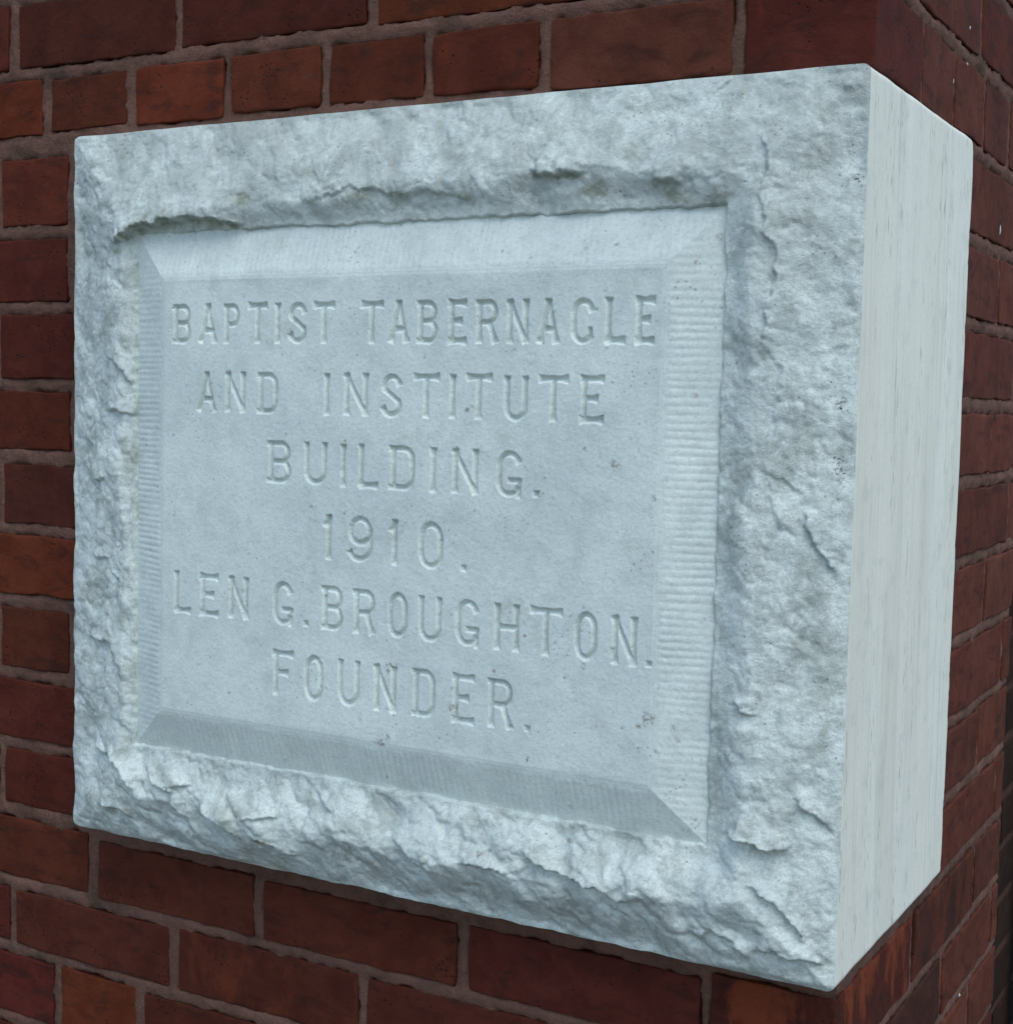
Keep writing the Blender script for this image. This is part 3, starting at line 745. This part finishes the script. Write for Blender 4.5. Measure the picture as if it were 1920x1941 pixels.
TEXT = [
 (0.4494, 0.4196, [('B', 0.1326, 0.1516), ('A', 0.1606, 0.1773), ('P', 0.1848, 0.2006), ('T', 0.2092, 0.228), ('I', 0.2382), ('S', 0.2478, 0.2658), ('T', 0.2722, 0.2917), ('T', 0.3156, 0.3353), ('A', 0.3409, 0.357), ('B', 0.3647, 0.3822), ('E', 0.3911, 0.4064), ('R', 0.4138, 0.4322), ('N', 0.4386, 0.457), ('A', 0.464, 0.4795), ('C', 0.4892, 0.5072), ('L', 0.5146, 0.5298), ('E', 0.5371, 0.5510)]),
 (0.3967, 0.3660, [('A', 0.1594, 0.1773), ('N', 0.1867, 0.208), ('D', 0.2189, 0.2394), ('I', 0.2855), ('N', 0.3003, 0.3237), ('S', 0.334, 0.353), ('T', 0.3624, 0.3847), ('I', 0.396), ('T', 0.4072, 0.4284), ('U', 0.4376, 0.4578), ('T', 0.4658, 0.4885), ('E', 0.4976, 0.5154)]),
 (0.3444, 0.3130, [('B', 0.2294, 0.2528), ('U', 0.2644, 0.2873), ('I', 0.3015), ('L', 0.3147, 0.3331), ('D', 0.3425, 0.3655), ('I', 0.3809), ('N', 0.3961, 0.4194), ('G', 0.4336, 0.4539), ('.', 0.4656)]),
 (0.2906, 0.2574, [('1', 0.289), ('9', 0.3056, 0.3306), ('1', 0.3487), ('0', 0.3685, 0.3915), ('.', 0.408)]),
 (0.2365, 0.2040, [('L', 0.1352, 0.1533), ('E', 0.1624, 0.182), ('N', 0.1917, 0.213), ('G', 0.2364, 0.2558), ('.', 0.2685), ('B', 0.2829, 0.303), ('R', 0.3118, 0.3323), ('O', 0.3435, 0.3609), ('U', 0.3697, 0.391), ('G', 0.4022, 0.422), ('H', 0.4333, 0.4555), ('T', 0.4631, 0.4884), ('O', 0.4978, 0.5155), ('N', 0.5255, 0.5455), ('.', 0.5540)]),
 (0.1822, 0.1480, [('F', 0.2366, 0.2571), ('O', 0.2673, 0.2857), ('U', 0.2986, 0.32), ('N', 0.3315, 0.3527), ('D', 0.3658, 0.3863), ('E', 0.4003, 0.4189), ('R', 0.4295, 0.451), ('.', 0.4629)]),
]
PS = 0.00060
px = np.linspace(PI[0], PI[1], int((PI[1]-PI[0])/PS)+1); pz = np.linspace(PI[2], PI[3], int((PI[3]-PI[2])/PS)+1)
X, Z = np.meshgrid(px, pz, indexing='ij'); nx, nz = X.shape
depth = np.zeros_like(X); owner = np.full(X.shape, -1)
HW = 0.00205
def cut_stroke(x, z, a, b, hw, f0, f1, cap):
    vx, vz = b[0]-a[0], b[1]-a[1]; L = max(math.hypot(vx, vz), 1e-6); ux, uz = vx/L, vz/L
    s = (x-a[0])*ux + (z-a[1])*uz; p = np.abs(-(x-a[0])*uz + (z-a[1])*ux)
    w = hw*(1 + f0*np.clip(1-s/.0055, 0, 1)**1.6 + f1*np.clip(1-(L-s)/.0055, 0, 1)**1.6)
    return np.minimum(w-p, np.minimum(s+cap, L-s+cap))
li = 0
for zt_, zb_, row in TEXT:
    for item in row:
        ch = item[0]
        x0, x1 = (item[1], item[2]) if len(item) == 3 else (item[1]-.006, item[1]+.006)
        jz = random.uniform(-.0004, .0004)
        ins = HW*0.75
        X0, X1, Z0, Z1 = x0+ins, x1-ins, zb_+ins+jz, zt_-ins+jz
        if len(item) == 2: X0, X1 = x0, x1
        m = (slice(*np.searchsorted(px, [x0-.006, x1+.006])), slice(*np.searchsorted(pz, [zb_-.007, zt_+.006])))
        gx = X[m] + .00028*fbm(X[m], Z[m], 220, 2, .5, 170); gz = Z[m] + .00028*fbm(X[m], Z[m], 220, 2, .5, 174)
        dd = np.full(gx.shape, -1.0)
        for st in GL[ch]:
            pts = [(X0+(X1-X0)*p_[0], Z0+(Z1-Z0)*p_[1]) for p_ in st]
            for k in range(len(pts)-1):
                if math.hypot(pts[k+1][0]-pts[k][0], pts[k+1][1]-pts[k][1]) < 1e-5: continue
                hw = HW*(1.15 if ch == '.' else 1.0)
                f0 = .45 if (k == 0 and ch in FLARE and len(pts) == 2) else (.3 if k == 0 and len(pts) > 2 and ch in 'CGS9U' else 0)
                f1 = .45 if (k == len(pts)-2 and ch in FLARE and len(pts) == 2) else (.3 if k == len(pts)-2 and len(pts) > 2 and ch in 'CGS9U' else 0)
                dd = np.maximum(dd, cut_stroke(gx, gz, pts[k], pts[k+1], hw, f0, f1, hw*.9))
        # weathered V section: soft upper arris
        e_ = .00022
        dep = np.where(dd > -e_, (np.sqrt(dd*dd + e_*e_) + dd)*.5, 0)*1.9
        dep = np.minimum(dep, .0034 + .2*np.maximum(dep-.0034, 0))
        own = dd > -0.0001
        sub = depth[m]; k = dep > sub; sub[k] = dep[k]; depth[m] = sub
        so = owner[m]; so[own] = li; owner[m] = so
        li += 1
surf = OUT_I + 0.0004*fbm(X, Z, 9, 2, .5, 180) + .00010*fbm(X, Z, 60, 3, .6, 183) + .00007*fbm(X, Z, 300, 2, .6, 186)
ed = np.minimum(np.minimum(X-PI[0], PI[1]-X), np.minimum(Z-PI[2], PI[3]-Z))
surf = OUT_I - .0004*sstep(.003, 0, ed) + (surf-OUT_I)*sstep(0, .006, ed)
hh = surf - depth
gxx, gzz = np.gradient(hh, px[1]-px[0], pz[1]-pz[0])
nrm = np.stack([-gxx, -np.ones_like(hh), -gzz], -1); nrm /= np.linalg.norm(nrm, axis=-1, keepdims=True)
VV = np.stack([X, -hh, Z], -1).reshape(-1, 3); NN = nrm.reshape(-1, 3)
q = grid_quads(nx, nz)
own4 = owner.ravel()[q]; fo = own4.max(1)
def piece(name, quads, parent):
    used, inv = np.unique(quads, return_inverse=True)
    ob = mesh_obj(name, VV[used], inv.reshape(-1, 4), M_FACE, parent, normals=NN[used])
    stain_attrs(ob, VV[used, 0], VV[used, 2])
    return ob
face = piece('inscription_face', q[fo < 0], stone)
for k in range(li): piece('carved_letter', q[fo == k], face)
print('letters', li, 'bricks', _bc[0])
